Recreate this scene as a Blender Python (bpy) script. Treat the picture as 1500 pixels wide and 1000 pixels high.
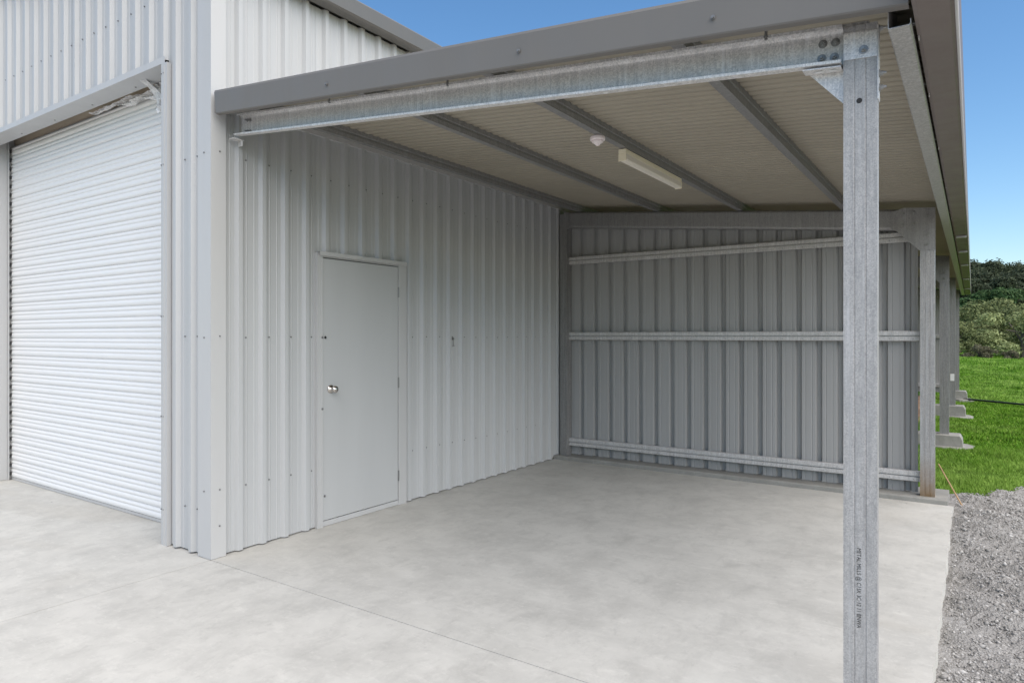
import bpy, math, random
import numpy as np
from mathutils import Vector, Matrix
rad = math.radians
scene = bpy.context.scene
for o in list(bpy.data.objects):
    bpy.data.objects.remove(o)

# ------------------------------------------------------------ camera, sky, sun, exposure
CAM = (4.109, -2.533, 1.46)
cd = bpy.data.cameras.new('camera'); cam = bpy.data.objects.new('camera', cd)
scene.collection.objects.link(cam)
cam.location = CAM; cam.rotation_euler = (rad(90), 0, rad(34.314))
cd.sensor_width = 36; cd.lens = 36*989/1500.0; cd.shift_y = -7.5/1500.0
cd.clip_start = 0.05; cd.clip_end = 3000
scene.camera = cam
SUN_EL, SUN_AZ = rad(54), math.atan2(0.93, -0.33)      # azimuth from +Y towards +X
world = bpy.data.worlds.new('World'); scene.world = world; world.use_nodes = True
wn = world.node_tree.nodes; wl = world.node_tree.links
sky = wn.new('ShaderNodeTexSky'); sky.sky_type = 'NISHITA'; sky.sun_disc = False
sky.sun_elevation = SUN_EL; sky.sun_rotation = SUN_AZ
sky.air_density = 1.0; sky.dust_density = 0.6; sky.ozone_density = 2.0
bg = wn['Background']; bg.inputs['Strength'].default_value = 0.15
hs = wn.new('ShaderNodeHueSaturation'); hs.inputs['Saturation'].default_value = 1.20; hs.inputs['Hue'].default_value = .4975; hs.inputs['Value'].default_value = 1.05
wl.new(sky.outputs['Color'], hs.inputs['Color']); wl.new(hs.outputs['Color'], bg.inputs['Color'])
sd = bpy.data.lights.new('sun', 'SUN'); sun = bpy.data.objects.new('sun', sd)
scene.collection.objects.link(sun)
sd.energy = 4.6; sd.angle = rad(96); sd.color = (1.0, 0.90, 0.775)
d = Vector((math.sin(SUN_AZ)*math.cos(SUN_EL), math.cos(SUN_AZ)*math.cos(SUN_EL), math.sin(SUN_EL)))
sun.rotation_euler = d.to_track_quat('Z', 'Y').to_euler(); sun.location = (20, -20, 30)
scene.view_settings.view_transform = 'Standard'; scene.view_settings.look = 'None'
scene.view_settings.gamma = 1.0; scene.view_settings.use_curve_mapping = False
scene.view_settings.exposure = 0.24

# ------------------------------------------------------------ materials
def mat(name, color, rough=0.5, metal=0.0, spec=None):
    m = bpy.data.materials.new(name); m.use_nodes = True
    b = m.node_tree.nodes['Principled BSDF']
    b.inputs['Base Color'].default_value = (*color, 1)
    b.inputs['Roughness'].default_value = rough; b.inputs['Metallic'].default_value = metal
    if spec is not None: b.inputs['Specular IOR Level'].default_value = spec
    return m
class N:
    """small node helper"""
    def __init__(s, m): s.t = m.node_tree; s.b = s.t.nodes['Principled BSDF']; s.co = s.t.nodes.new('ShaderNodeTexCoord')
    def new(s, k): return s.t.nodes.new(k)
    def link(s, a, b): s.t.links.new(a, b)
    def vec(s, scale=(1, 1, 1), src='Object'):
        mp = s.new('ShaderNodeMapping'); mp.inputs['Scale'].default_value = scale
        s.link(s.co.outputs[src], mp.inputs['Vector']); return mp.outputs[0]
    def geo(s, scale=(1, 1, 1)):
        g = s.new('ShaderNodeNewGeometry'); mp = s.new('ShaderNodeMapping'); mp.inputs['Scale'].default_value = scale
        s.link(g.outputs['Position'], mp.inputs['Vector']); return mp.outputs[0]
    def noise(s, v, scale, det=4, rough=.55, dist=0.0):
        n = s.new('ShaderNodeTexNoise'); s.link(v, n.inputs['Vector'])
        n.inputs['Scale'].default_value = scale; n.inputs['Detail'].default_value = det
        n.inputs['Roughness'].default_value = rough; n.inputs['Distortion'].default_value = dist
        return n.outputs['Fac']
    def vor(s, v, scale, feature='F1'):
        n = s.new('ShaderNodeTexVoronoi'); n.feature = feature; s.link(v, n.inputs['Vector'])
        n.inputs['Scale'].default_value = scale; return n
    def ramp(s, f, stops):
        r = s.new('ShaderNodeValToRGB'); s.link(f, r.inputs['Fac'])
        e = r.color_ramp.elements
        while len(e) < len(stops): e.new(0.5)
        for q, (p, c) in zip(e, stops):
            q.position = p; q.color = (*c, 1) if not isinstance(c, (int, float)) else (c, c, c, 1)
        return r.outputs['Color']
    def mix(s, a, b, f, mode='MIX'):
        m = s.new('ShaderNodeMix'); m.data_type = 'RGBA'; m.blend_type = mode
        for v, i in ((f, 0), (a, 6), (b, 7)):
            if hasattr(v, 'is_linked'): s.link(v, m.inputs[i])
            elif i == 0: m.inputs[0].default_value = v
            else: m.inputs[i].default_value = (*v, 1)
        return m.outputs[2]
    def bump(s, h, strength, dist=0.01):
        b = s.new('ShaderNodeBump'); b.inputs['Strength'].default_value = strength
        b.inputs['Distance'].default_value = dist; s.link(h, b.inputs['Height'])
        s.link(b.outputs[0], s.b.inputs['Normal'])
    def col(s, c): s.link(c, s.b.inputs['Base Color'])
    def rough(s, f): s.link(f, s.b.inputs['Roughness'])

def painted(name, color, rough=.42, dirt=.10, dirtcol=(.30, .28, .24), metal=0.0, base_dirt=False):
    m = mat(name, color, rough, metal); n = N(m)
    c2 = tuple(v*.93 for v in color); c3 = tuple(min(1, v*1.04) for v in color)
    base = n.mix(c2, c3, n.noise(n.geo((3, 3, .35)), 1.3, 4))
    base = n.mix(base, dirtcol, n.ramp(n.noise(n.geo((9, 9, .8)), 2.0, 6, .7), [(.52, 0), (.85, dirt)]))
    sp = n.ramp(n.noise(n.geo((1, 1, 1)), 55, 2, .6), [(.70, 0), (.78, dirt*1.3)])
    base = n.mix(base, dirtcol, sp)
    oi = n.new('ShaderNodeObjectInfo')
    base = n.mix(base, n.mix(base, tuple(v*.86 for v in color), 0.5), oi.outputs['Random'])
    n.col(base)
    n.rough(n.ramp(n.noise(n.geo((1, 1, .4)), 6, 4), [(.3, rough-.07), (.7, rough+.12)]))
    n.bump(n.noise(n.geo((1, 1, .25)), 2.2, 3, .5), .22, .01)
    return m
def galv(name, base=.52, rough=.42, metal=.75, scale=1.0):
    m = mat(name, (base,)*3, rough, metal); n = N(m)
    v = n.vor(n.geo(), 190*scale).outputs['Color']
    bw = n.new('ShaderNodeRGBToBW'); n.link(v, bw.inputs[0])
    c = n.ramp(bw.outputs[0], [(.15, (base*.81, base*.795, base*.78)), (.8, (base*1.19, base*1.16, base*1.13))])
    c = n.mix(c, (base*.62, base*.63, base*.64), n.ramp(n.noise(n.geo((1, 1, .05)), 75, 4, .7), [(.45, 0), (.7, .55)]))
    c = n.mix(c, (base*.50, base*.50, base*.50), n.ramp(n.noise(n.geo((1, 1, .5)), 44, 7, .78), [(.48, 0), (.85, .6)]))
    c = n.mix(c, (base*1.35, base*1.36, base*1.38), n.ramp(n.noise(n.geo((1, 1, .04)), 38, 5, .7), [(.52, 0), (.72, .6)]))
    n.col(c)
    n.rough(n.ramp(bw.outputs[0], [(.1, rough-.1), (.9, rough+.14)]))
    n.bump(n.noise(n.geo((1, 1, .3)), 60, 3), .12, .002)
    return m
M = {}
M['wall'] = painted('painted_wall_steel', (.480, .487, .488))
M['wall_front'] = M['wall']
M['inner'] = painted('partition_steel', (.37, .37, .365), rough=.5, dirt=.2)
M['flash'] = painted('painted_flashing', (.50, .50, .495), rough=.40)
M['door'] = painted('door_paint', (.465, .472, .470), rough=.40, dirt=.06)
M['white'] = mat('roller_door_paint', (.76, .755, .745), .38)
M['fascia'] = painted('fascia_paint', (.172, .163, .152), rough=.50, dirt=.06)
M['gutter'] = painted('gutter_paint', (.20, .165, .155), rough=.45, dirt=.25, dirtcol=(.12, .08, .07))
M['gutter_bead'] = painted('gutter_bead_paint', (.55, .55, .54), rough=.3)
M['roof_under'] = painted('roof_underside', (.375, .337, .268), rough=.5, dirt=.18)
M['gutter_main'] = painted('main_gutter_paint', (.15, .148, .145), rough=.4)
M['roof_main'] = painted('roof_paint', (.40, .40, .40), rough=.4)
M['galv'] = galv('galvanised_steel', .72, .40, .25)
M['galv_post'] = galv('galvanised_post', .40, .52, .15, 1.3)
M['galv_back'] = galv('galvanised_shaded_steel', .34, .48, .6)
M['galv_eave'] = galv('galvanised_eave', .50, .45, .35)
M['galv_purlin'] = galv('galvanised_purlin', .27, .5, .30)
M['girt'] = galv('girt_steel', .56, .45, .2)
M['bolt'] = mat('zinc_bolt', (.33, .33, .325), .3, .5)
M['chrome'] = mat('polished_knob', (.62, .58, .54), .14, 1.0)
M['hinge'] = mat('hinge_steel', (.28, .28, .28), .35, .8)
M['dark'] = mat('dark_interior', (.02, .02, .02), .9)
M['gap_dark'] = mat('dark_gap', (.03, .03, .03), .8)  # near-black standing in for shade in slat-end notches and the post hole
M['screw'] = mat('screw_head', (.22, .22, .22), .45, .4)
M['ink'] = mat('black_ink', (.025, .025, .025), .7)
M['tag'] = mat('paper_and_hole_light', (.75, .75, .74), .6)  # white for the paper label, also for light painted in holes and slots
M['sensor'] = mat('sensor_plastic', (.86, .78, .78), .45)
M['batten'] = mat('batten_enamel', (.86, .79, .60), .45)
M['diff'] = mat('batten_diffuser', (.84, .78, .68), .35)
M['stake'] = mat('stake_wood', (.42, .27, .14), .7)
M['pipe'] = mat('poly_pipe', (.015, .018, .018), .4)
M['cream'] = painted('roll_cover', (.62, .52, .40), rough=.6, dirt=.3)
# film
m = mat('plastic_film', (.86, .86, .86), .18); n = N(m); n.b.inputs['Alpha'].default_value = .55
n.link(n.ramp(n.noise(n.vec(), 26, 5, .7), [(.3, .45), (.65, .95)]), n.b.inputs['Alpha'])
n.bump(n.noise(n.vec(), 40, 5, .7), .8, .01); M['film'] = m
# rusty stain near base of the far post
m = galv('galvanised_post_stained', .42, .5, .55); n = N(m)
sep = n.new('ShaderNodeSeparateXYZ'); n.link(n.geo(), sep.inputs[0])
mr = n.new('ShaderNodeMapRange'); n.link(sep.outputs['Z'], mr.inputs[0])
for i, v in ((1, .05), (2, .42), (3, 1), (4, 0)): mr.inputs[i].default_value = v
src = n.b.inputs['Base Color'].links[0].from_socket
mm = n.new('ShaderNodeMath'); mm.operation = 'MULTIPLY'; n.link(mr.outputs[0], mm.inputs[0])
n.link(n.ramp(n.noise(n.geo((1, 1, .3)), 14, 5), [(.3, .5), (.6, 1)]), mm.inputs[1])
n.col(n.mix(src, (.26, .17, .09), mm.outputs[0])); M['galv_stain'] = m
# concrete
def concrete(name, lo, hi, warm=(1, .982, .905)):
    m = mat(name, (hi,)*3, .78, 0, .35); n = N(m)
    def c(v): return tuple(v*w for w in warm)
    big = n.noise(n.geo((1, 1.25, 1)), 2.0, 9, .70, .2)
    base = n.ramp(big, [(.28, c(lo*1.05)), (.45, c(lo*.35+hi*.65)), (.56, c(hi)), (.72, c(hi*1.05))])
    sm = n.noise(n.geo((1.7, 1, 1)), 3.4, 9, .74, .35)
    base = n.mix(base, c(lo*.86), n.ramp(sm, [(.48, 0), (.70, .5)]))
    tr = n.noise(n.geo((1, 2.2, 1)), 4.5, 8, .75, .2)
    base = n.mix(base, c(hi*1.25), n.ramp(tr, [(.54, 0), (.74, .5)]))
    st = n.noise(n.geo((.6, 1, 1)), .55, 3, .5, 1.5)
    base = n.mix(base, (lo*.92, lo*.84, lo*.70), n.ramp(st, [(.54, 0), (.72, .42)]))
    fine = n.noise(n.geo(), 130, 3, .7)
    base = n.mix(base, c(lo*.6), n.ramp(fine, [(.62, 0), (.80, .30)]))
    mid = n.noise(n.geo((1, 1.6, 1)), 14, 9, .8)
    base = n.mix(base, c(hi*1.2), n.ramp(mid, [(.55, 0), (.68, .5)]))
    base = n.mix(base, c(lo*.8), n.ramp(n.noise(n.geo((1.7, 1, 1)), 11, 9, .8), [(.55, 0), (.70, .5)]))
    sc = n.noise(n.geo((.6, 9, 1)), 5, 5, .6)
    base = n.mix(base, c(hi*1.25), n.ramp(sc, [(.66, 0), (.72, .45)]))
    sc2 = n.noise(n.geo((8, .7, 1)), 4, 5, .6)
    base = n.mix(base, c(lo*.75), n.ramp(sc2, [(.68, 0), (.76, .35)]))
    spots = n.vor(n.geo(), 2.3).outputs['Distance']
    base = n.mix(base, (.07, .068, .062), n.ramp(spots, [(.012, .8), (.022, 0)]))
    n.col(base)
    n.rough(n.ramp(big, [(.3, .62), (.7, .85)]))
    n.bump(n.mix(sm, fine, .35), .25, .004)
    return m
M['concrete'] = concrete('brushed_concrete', .41, .53)
M['kerb'] = concrete('kerb_concrete', .22, .31)
M['joint'] = mat('joint_shadow', (.16, .155, .14), .9)
# gravel
m = mat('gravel_bed', (.22, .21, .19), .9, 0, .2); n = N(m)
a = n.noise(n.geo(), 18, 8, .75); v = n.vor(n.geo(), 85)
c = n.ramp(a, [(.25, (.21, .205, .195)), (.5, (.33, .32, .305)), (.72, (.44, .43, .41))])
n.col(n.mix(c, n.ramp(v.outputs['Distance'], [(0, (.36, .35, .33)), (.8, (.19, .185, .175))]), .45))
n.bump(n.mix(a, v.outputs['Distance'], .5), .9, .02); M['gravel'] = m
m = mat('gravel_stone', (.3, .3, .3), .85, 0, .25); n = N(m)
g = n.new('ShaderNodeNewGeometry')
n.col(n.ramp(g.outputs['Random Per Island'], [(0, (.22, .215, .20)), (.5, (.34, .33, .315)), (.9, (.44, .43, .41)), (1, (.54, .53, .51))]))
n.bump(n.noise(n.geo(), 160, 3), .4, .003); M['stone'] = m
# grass
m = mat('grass_soil', (.05, .12, .01), .9, 0, .1); n = N(m)
a = n.noise(n.geo(), .22, 5, .6); b = n.noise(n.geo((1, .5, 1)), 3.5, 8, .75)
c = n.ramp(a, [(.35, (.055, .125, .006)), (.65, (.11, .225, .014))])
c = n.mix(c, (.028, .075, .004), n.ramp(b, [(.40, .75), (.60, 0)]))
c = n.mix(c, (.16, .28, .03), n.ramp(n.noise(n.geo((1, .35, 1)), 1.1, 6, .7), [(.55, 0), (.75, .75)]))
n.col(c); n.bump(b, 1.0, .06); M['grass_ground'] = m
m = mat('grass_blade', (.05, .16, .01), .65, 0, .2); n = N(m)
g = n.new('ShaderNodeNewGeometry')
c = n.ramp(g.outputs['Random Per Island'], [(0, (.040, .115, .004)), (.5, (.11, .26, .012)), (.88, (.20, .38, .035)), (1, (.36, .45, .11))])
c = n.mix(c, (.27, .42, .08), n.ramp(n.noise(n.geo((1, .5, 1)), .5, 5, .65), [(.45, 0), (.62, .85)]))
c = n.mix(c, (.035, .09, .006), n.ramp(n.noise(n.geo(), 1.9, 6, .75), [(.50, 0), (.66, .7)]))
n.col(c); M['grass_blade'] = m
def leafmat(name, dark, mid, light, tr=.25):
    m = mat(name, mid, .7, 0, .15); n = N(m)
    g = n.new('ShaderNodeNewGeometry')
    c = n.ramp(g.outputs['Random Per Island'], [(0, dark), (.5, mid), (1, light)])
    c = n.mix(c, light, n.ramp(n.noise(n.vec(), 1.1, 3, .6), [(.50, 0), (.66, .6)]))
    c = n.mix(c, dark, n.ramp(n.noise(n.vec(), 1.7, 3, .6), [(.50, 0), (.70, .6)]))
    n.col(c)
    t = n.new('ShaderNodeBsdfTranslucent'); n.link(c, t.inputs[0])
    mx = n.new('ShaderNodeMixShader'); mx.inputs[0].default_value = tr
    out = n.t.nodes['Material Output']
    n.link(n.b.outputs[0], mx.inputs[1]); n.link(t.outputs[0], mx.inputs[2]); n.link(mx.outputs[0], out.inputs[0])
    return m
M['leaf_pale'] = leafmat('pale_wattle_leaves', (.11, .14, .055), (.27, .32, .13), (.50, .55, .27))
M['leaf_mid'] = leafmat('olive_leaves', (.055, .075, .03), (.15, .18, .075), (.28, .32, .14))
M['leaf_green'] = leafmat('green_leaves', (.022, .050, .020), (.050, .105, .038), (.10, .16, .06))
M['leaf_dark'] = leafmat('dark_forest_leaves', (.025, .036, .022), (.055, .074, .042), (.10, .12, .07))
M['leaf_dry'] = leafmat('dry_shrub_leaves', (.05, .05, .03), (.12, .12, .075), (.22, .21, .13))
M['bark'] = mat('bark', (.13, .11, .09), .9)

# ------------------------------------------------------------ builders
WM = {}
def link(o, parent=None, world=None):
    scene.collection.objects.link(o)
    w = world if world is not None else Matrix.Identity(4)
    if parent is not None:
        o.parent = parent; o.matrix_parent_inverse = WM[parent.name].inverted()
    WM[o.name] = w
    return o
def thing(name, label, cat, loc=(0, 0, 0), group=None, kind=None):
    o = bpy.data.objects.new(name, None); o.location = loc; o.empty_display_size = .2
    link(o, None, Matrix.Translation(loc)); tag(o, label, cat, group, kind)
    return o
def tag(o, label=None, cat=None, group=None, kind=None):
    if label: o['label'] = label
    if cat: o['category'] = cat
    if group: o['group'] = group
    if kind: o['kind'] = kind
    return o
class MB:
    def __init__(s): s.v = []; s.f = []
    def add(s, vs, fs):
        k = len(s.v); s.v += [tuple(v) for v in vs]; s.f += [tuple(i+k for i in f) for f in fs]; return s
    def box(s, a, b):
        x0, y0, z0 = a; x1, y1, z1 = b
        return s.add([(x0,y0,z0),(x1,y0,z0),(x1,y1,z0),(x0,y1,z0),(x0,y0,z1),(x1,y0,z1),(x1,y1,z1),(x0,y1,z1)],
                     [(0,3,2,1),(4,5,6,7),(0,1,5,4),(1,2,6,5),(2,3,7,6),(3,0,4,7)])
    def ext(s, poly, O, U, V, W, W2=None):
        """closed 2-D polygon swept along W (W2: extra shear per end is not used)"""
        O, U, V, W = map(Vector, (O, U, V, W)); n_ = len(poly)
        vs = [O + U*p[0] + V*p[1] for p in poly]; vs += [q + W for q in vs]
        fs = [(i, (i+1) % n_, n_+(i+1) % n_, n_+i) for i in range(n_)]
        fs += [tuple(range(n_-1, -1, -1)), tuple(range(n_, 2*n_))]
        return s.add(vs, fs)
    def strip(s, line, O, U, V, W):
        """open 2-D line swept along W (single sheet)"""
        O, U, V, W = map(Vector, (O, U, V, W)); n_ = len(line)
        vs = [O + U*p[0] + V*p[1] for p in line]; vs += [q + W for q in vs]
        return s.add(vs, [(i, i+1, n_+i+1, n_+i) for i in range(n_-1)])
    def cyl(s, c, ax, r, h, seg=12, r2=None):
        ax = Vector(ax).normalized(); c = Vector(c); r2 = r if r2 is None else r2
        t = ax.orthogonal().normalized(); b = ax.cross(t)
        vs = []
        for rr, k in ((r, 0), (r2, h)):
            for i in range(seg):
                a = 2*math.pi*i/seg; vs.append(c + ax*k + (t*math.cos(a) + b*math.sin(a))*rr)
        fs = [(i, (i+1) % seg, seg+(i+1) % seg, seg+i) for i in range(seg)]
        fs += [tuple(range(seg-1, -1, -1)), tuple(range(seg, 2*seg))]
        return s.add(vs, fs)
    def lathe(s, c, ax, prof, seg=20):
        ax = Vector(ax).normalized(); c = Vector(c); t = ax.orthogonal().normalized(); b = ax.cross(t)
        vs = []
        for rr, k in prof:
            for i in range(seg):
                a = 2*math.pi*i/seg; vs.append(c + ax*k + (t*math.cos(a) + b*math.sin(a))*rr)
        fs = []
        for j in range(len(prof)-1):
            fs += [(j*seg+i, j*seg+(i+1) % seg, (j+1)*seg+(i+1) % seg, (j+1)*seg+i) for i in range(seg)]
        fs += [tuple(range(seg-1, -1, -1)), tuple(range((len(prof)-1)*seg, len(prof)*seg))]
        return s.add(vs, fs)
    def build(s, name, m, parent=None, smooth=False, bevel=0):
        vs = np.array(s.v, dtype=float)
        c = (vs.min(0)+vs.max(0))/2; c[2] = vs[:, 2].min()
        me = bpy.data.meshes.new(name); me.from_pydata((vs-c).tolist(), [], s.f); me.validate(); me.update()
        me.materials.append(m)
        if smooth: me.polygons.foreach_set('use_smooth', [True]*len(me.polygons))
        o = bpy.data.objects.new(name, me); o.location = c
        link(o, parent, Matrix.Translation(c))
        if bevel:
            b = o.modifiers.new('bevel', 'BEVEL'); b.width = bevel; b.segments = 2; b.limit_method = 'ANGLE'
        return o
def copy_to(o, loc, parent=None, name=None):
    c = o.copy(); c.location = loc; c.parent = None; c.matrix_parent_inverse = Matrix.Identity(4)
    scene.collection.objects.link(c)
    if parent is not None:
        c.parent = parent; c.matrix_parent_inverse = WM[parent.name].inverted()
    WM[c.name] = Matrix.Translation(loc)
    for k in ('label', 'group'):
        pass
    return c
def outline(line, t):
    """thin folded-steel section: open line -> closed polygon of thickness t"""
    P = [Vector((p[0], p[1])) for p in line]; L = []; R = []
    for i, p in enumerate(P):
        d0 = (P[i]-P[i-1]).normalized() if i else None
        d1 = (P[i+1]-P[i]).normalized() if i < len(P)-1 else None
        d0 = d0 or d1; d1 = d1 or d0
        n0 = Vector((-d0.y, d0.x)); n1 = Vector((-d1.y, d1.x)); mm = (n0+n1)
        if mm.length < 1e-6: mm = n0
        mm.normalize(); k = (t/2)/max(.35, mm.dot(n0))
        L.append(p+mm*k); R.append(p-mm*k)
    return [tuple(q) for q in L+R[::-1]]

S = .0970                                     # fall of the lean-to roof per metre
def beam_top(x): return 2.952 - S*x
def roof_z(x): return 3.050 - S*x
DR = Vector((1, 0, -S)); DRn = Vector((S, 0, 1)).normalized()

# ------------------------------------------------------------ ground
rng = np.random.default_rng(5)
def hill(x, y):
    h = -0.09 + 0.05*np.sin(x*.31+y*.17)*np.clip((y-6)/10, 0, 1)
    h += np.clip((y-24)/30, 0, 1)*.18*np.sin(x*.2+1.3)
    t = np.clip((y-66)/150, 0, 1); h += 9*t*t*(3-2*t)*(1+.12*np.sin(x*.021+.6))
    h += .10*np.exp(-((x-4.9)**2/.8+(y-27.6)**2/1.5)) + .07*np.exp(-((x-4.2)**2/.4+(y-29)**2/1))
    return h
def spaced(lo, hi, c, n_):
    t = np.linspace(-1, 1, n_); s_ = np.sign(t)*np.abs(t)**2.6
    return c + np.where(s_ < 0, s_*(c-lo), s_*(hi-c))
xs = spaced(-420, 460, 5, 190); ys = spaced(-200, 700, 12, 190)
X, Y = np.meshgrid(xs, ys); Z = hill(X, Y)
under = (X > -9.5) & (X < 3.6) & (Y > -6.5) & (Y < 4.3); Z[under] -= .25
nearg = (Y < 5.6) & (X > -9); Z[nearg] -= .10
V = np.stack([X, Y, Z], -1).reshape(-1, 3); nx, ny = len(xs), len(ys)
F = [(j*nx+i, j*nx+i+1, (j+1)*nx+i+1, (j+1)*nx+i) for j in range(ny-1) for i in range(nx-1)]
me = bpy.data.meshes.new('grass_field'); me.from_pydata(V.tolist(), [], F); me.materials.append(M['grass_ground'])
me.polygons.foreach_set('use_smooth', [True]*len(me.polygons))
link(tag(bpy.data.objects.new('grass_field', me), kind='structure'))

def tri_mesh(name, verts, m, tag_kw, faces=None):
    me = bpy.data.meshes.new(name); n_ = len(verts)//3
    if faces is None: faces = np.arange(n_*3).reshape(-1, 3)
    me.vertices.add(len(verts)); me.vertices.foreach_set('co', np.asarray(verts, dtype=np.float32).ravel())
    k = faces.shape[1]; me.loops.add(faces.size); me.loops.foreach_set('vertex_index', faces.ravel().astype(np.int32))
    me.polygons.add(len(faces)); me.polygons.foreach_set('loop_start', np.arange(0, faces.size, k, dtype=np.int32))
    me.update(calc_edges=True); me.materials.append(m)
    return me
# grass blades where the field shows beside the building
def blades(n_, x0, x1, y0, y1, hgt, wid):
    x = rng.uniform(x0, x1, n_); y = rng.uniform(y0, y1, n_)
    edge = 5.05 + .75*np.clip((x-4.0)/.5, 0, 1) + .10*np.sin(x*7) + .06*np.sin(x*19+1)
    keep = (y > edge) & ~((x < 3.3) & (y < 18)) & ~((x < 4.12) & (x > 3.5) & (((y > 8.45) & (y < 9.15)) | ((y > 12.8) & (y < 13.4)) | ((y > 17.1) & (y < 17.7))))
    x, y = x[keep], y[keep]; k = len(x)
    clump = .75 + .5*np.sin(x*3.1+np.sin(y*2.3)*2)*np.sin(y*2.7+x) + .25*rng.random(k)
    h = hgt*np.clip(clump, .35, 1.4); a = rng.uniform(0, 2*np.pi, k); w = wid*rng.uniform(.6, 1.3, k)
    z = hill(x, y)-.004
    lean = h*rng.uniform(.1, .9, k); la = rng.uniform(0, 2*np.pi, k)
    p0 = np.stack([x-np.cos(a)*w, y-np.sin(a)*w, z], -1); p1 = np.stack([x+np.cos(a)*w, y+np.sin(a)*w, z], -1)
    p2 = np.stack([x+np.cos(la)*lean, y+np.sin(la)*lean, z+h], -1)
    return np.stack([p0, p1, p2], 1).reshape(-1, 3)
gb = np.concatenate([blades(90000, 3.0, 6.4, 4.6, 9, .045, .0035), blades(120000, 2.5, 7.5, 9, 18, .055, .007),
                     blades(90000, 1.5, 9, 18, 34, .075, .014), blades(70000, 0, 13, 34, 54, .12, .03)])
link(tag(bpy.data.objects.new('grass', tri_mesh('grass', gb, M['grass_blade'], None)), 'short bright green grass growing beside and behind the lean-to', 'grass', kind='stuff'))

sx = np.linspace(.05, 3.35, 60); sy = np.linspace(4.9, 18.0, 200); X, Y = np.meshgrid(sx, sy)
Z = hill(X, Y)+.03+.02*np.sin(X*5)*np.sin(Y*4)+rng.normal(0, .006, X.shape); Z[:, -1] -= .1
V = np.stack([X, Y, Z], -1).reshape(-1, 3); nx, ny = len(sx), len(sy)
F = [(j*nx+i, j*nx+i+1, (j+1)*nx+i+1, (j+1)*nx+i) for j in range(ny-1) for i in range(nx-1)]
me = bpy.data.meshes.new('bare_soil'); me.from_pydata(V.tolist(), [], F)
m = mat('brown_soil', (.25, .17, .115), .95, 0, .1); n = N(m)
n.col(n.ramp(n.noise(n.geo(), 6, 7, .7), [(.3, (.20, .125, .08)), (.7, (.34, .24, .165))])); me.materials.append(m)
link(tag(bpy.data.objects.new('bare_soil', me), kind='structure'))
# gravel strip
def gz(x, y):
    e = -.045 + .035*np.sin(x*2.1+y*1.3) + .02*np.sin(x*5.3-y*3.7) + .012*np.sin(x*13+y*11)
    e += .05*np.clip((y-4.2)/1.2, 0, 1)*np.clip((x-4.0)/.3, 0, 1)
    e -= .012*np.exp(-(x-3.97)/.1)
    return e
gx = np.linspace(3.90, 9.0, 200); gy = np.linspace(-6, 6.2, 300)
X, Y = np.meshgrid(gx, gy)
edge = 4.98 + .72*np.clip((X-4.0)/.5, 0, 1) + .09*np.sin(X*7) + .05*np.sin(X*19+1)
Z = gz(X, Y) + rng.normal(0, .004, X.shape)
over = np.clip((Y-edge)/.25, 0, 1); Z = Z*(1-over) + (-.30)*over
V = np.stack([X, Y, Z], -1).reshape(-1, 3); nx, ny = len(gx), len(gy)
F = [(j*nx+i, j*nx+i+1, (j+1)*nx+i+1, (j+1)*nx+i) for j in range(ny-1) for i in range(nx-1)]
me = bpy.data.meshes.new('gravel_bed'); me.from_pydata(V.tolist(), [], F); me.materials.append(M['gravel'])
link(tag(bpy.data.objects.new('gravel_bed', me), kind='structure'))
yd = MB()
for x0, x1, y0, y1 in ((-60, 40, -45, -6.02), (-60, -9.02, -6.02, 12), (8.9, 26, -6.02, 4.6)):
    yd.add([(x0, y0, -.055), (x1, y0, -.055), (x1, y1, -.055), (x0, y1, -.055)], [(0, 1, 2, 3)])
tag(yd.build('gravel_yard', M['gravel']), kind='structure')
octa = np.array([(1,0,0),(-1,0,0),(0,1,0),(0,-1,0),(0,0,1),(0,0,-1)], float)
of = np.array([(0,2,4),(2,1,4),(1,3,4),(3,0,4),(2,0,5),(1,2,5),(3,1,5),(0,3,5)])
def stones(n_, x0, x1, y0, y1, r0, r1, pw=3):
    x = rng.uniform(x0, x1, n_); y = rng.uniform(y0, y1, n_)
    edge = 5.02 + .72*np.clip((x-4.0)/.5, 0, 1) + .09*np.sin(x*7)
    ok = (y < edge) & ((x > 3.985) | (y > 4.80)); x, y = x[ok], y[ok]; k = len(x)
    r = r0 + (r1-r0)*rng.random(k)**pw
    sc = rng.uniform(.55, 1.25, (k, 1, 3))*r[:, None, None]; sc[:, :, 2] *= .7
    p = octa[None]*sc*rng.uniform(.7, 1.3, (k, 6, 1))
    a = rng.uniform(0, 2*np.pi, k); b = rng.uniform(-.6, .6, k)
    c, s_ = np.cos(a)[:, None], np.sin(a)[:, None]
    q = np.stack([p[..., 0]*c-p[..., 1]*s_, p[..., 0]*s_+p[..., 1]*c, p[..., 2]], -1)
    c, s_ = np.cos(b)[:, None], np.sin(b)[:, None]
    q = np.stack([q[..., 0], q[..., 1]*c-q[..., 2]*s_, q[..., 1]*s_+q[..., 2]*c], -1)
    q += np.stack([x, y, gz(x, y)+r*.15], -1)[:, None]
    return q.reshape(-1, 3), (of[None]+np.arange(k)[:, None, None]*6).reshape(-1, 3)
q1, f1 = stones(30000, 3.98, 5.2, -.5, 5.9, .003, .012); q2, f2 = stones(2600, 3.98, 5.3, -.5, 5.9, .007, .026, 5)
q3, f3 = stones(12000, 5.2, 8.5, -4, 6, .006, .022)
vv = np.concatenate([q1, q2, q3]); ff = np.concatenate([f1, f2+len(q1), f3+len(q1)+len(q2)])
link(tag(bpy.data.objects.new('gravel', tri_mesh('gravel', vv, M['stone'], None, ff)), 'loose grey crushed stone beside the concrete slab', 'gravel', kind='stuff'))

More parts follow.
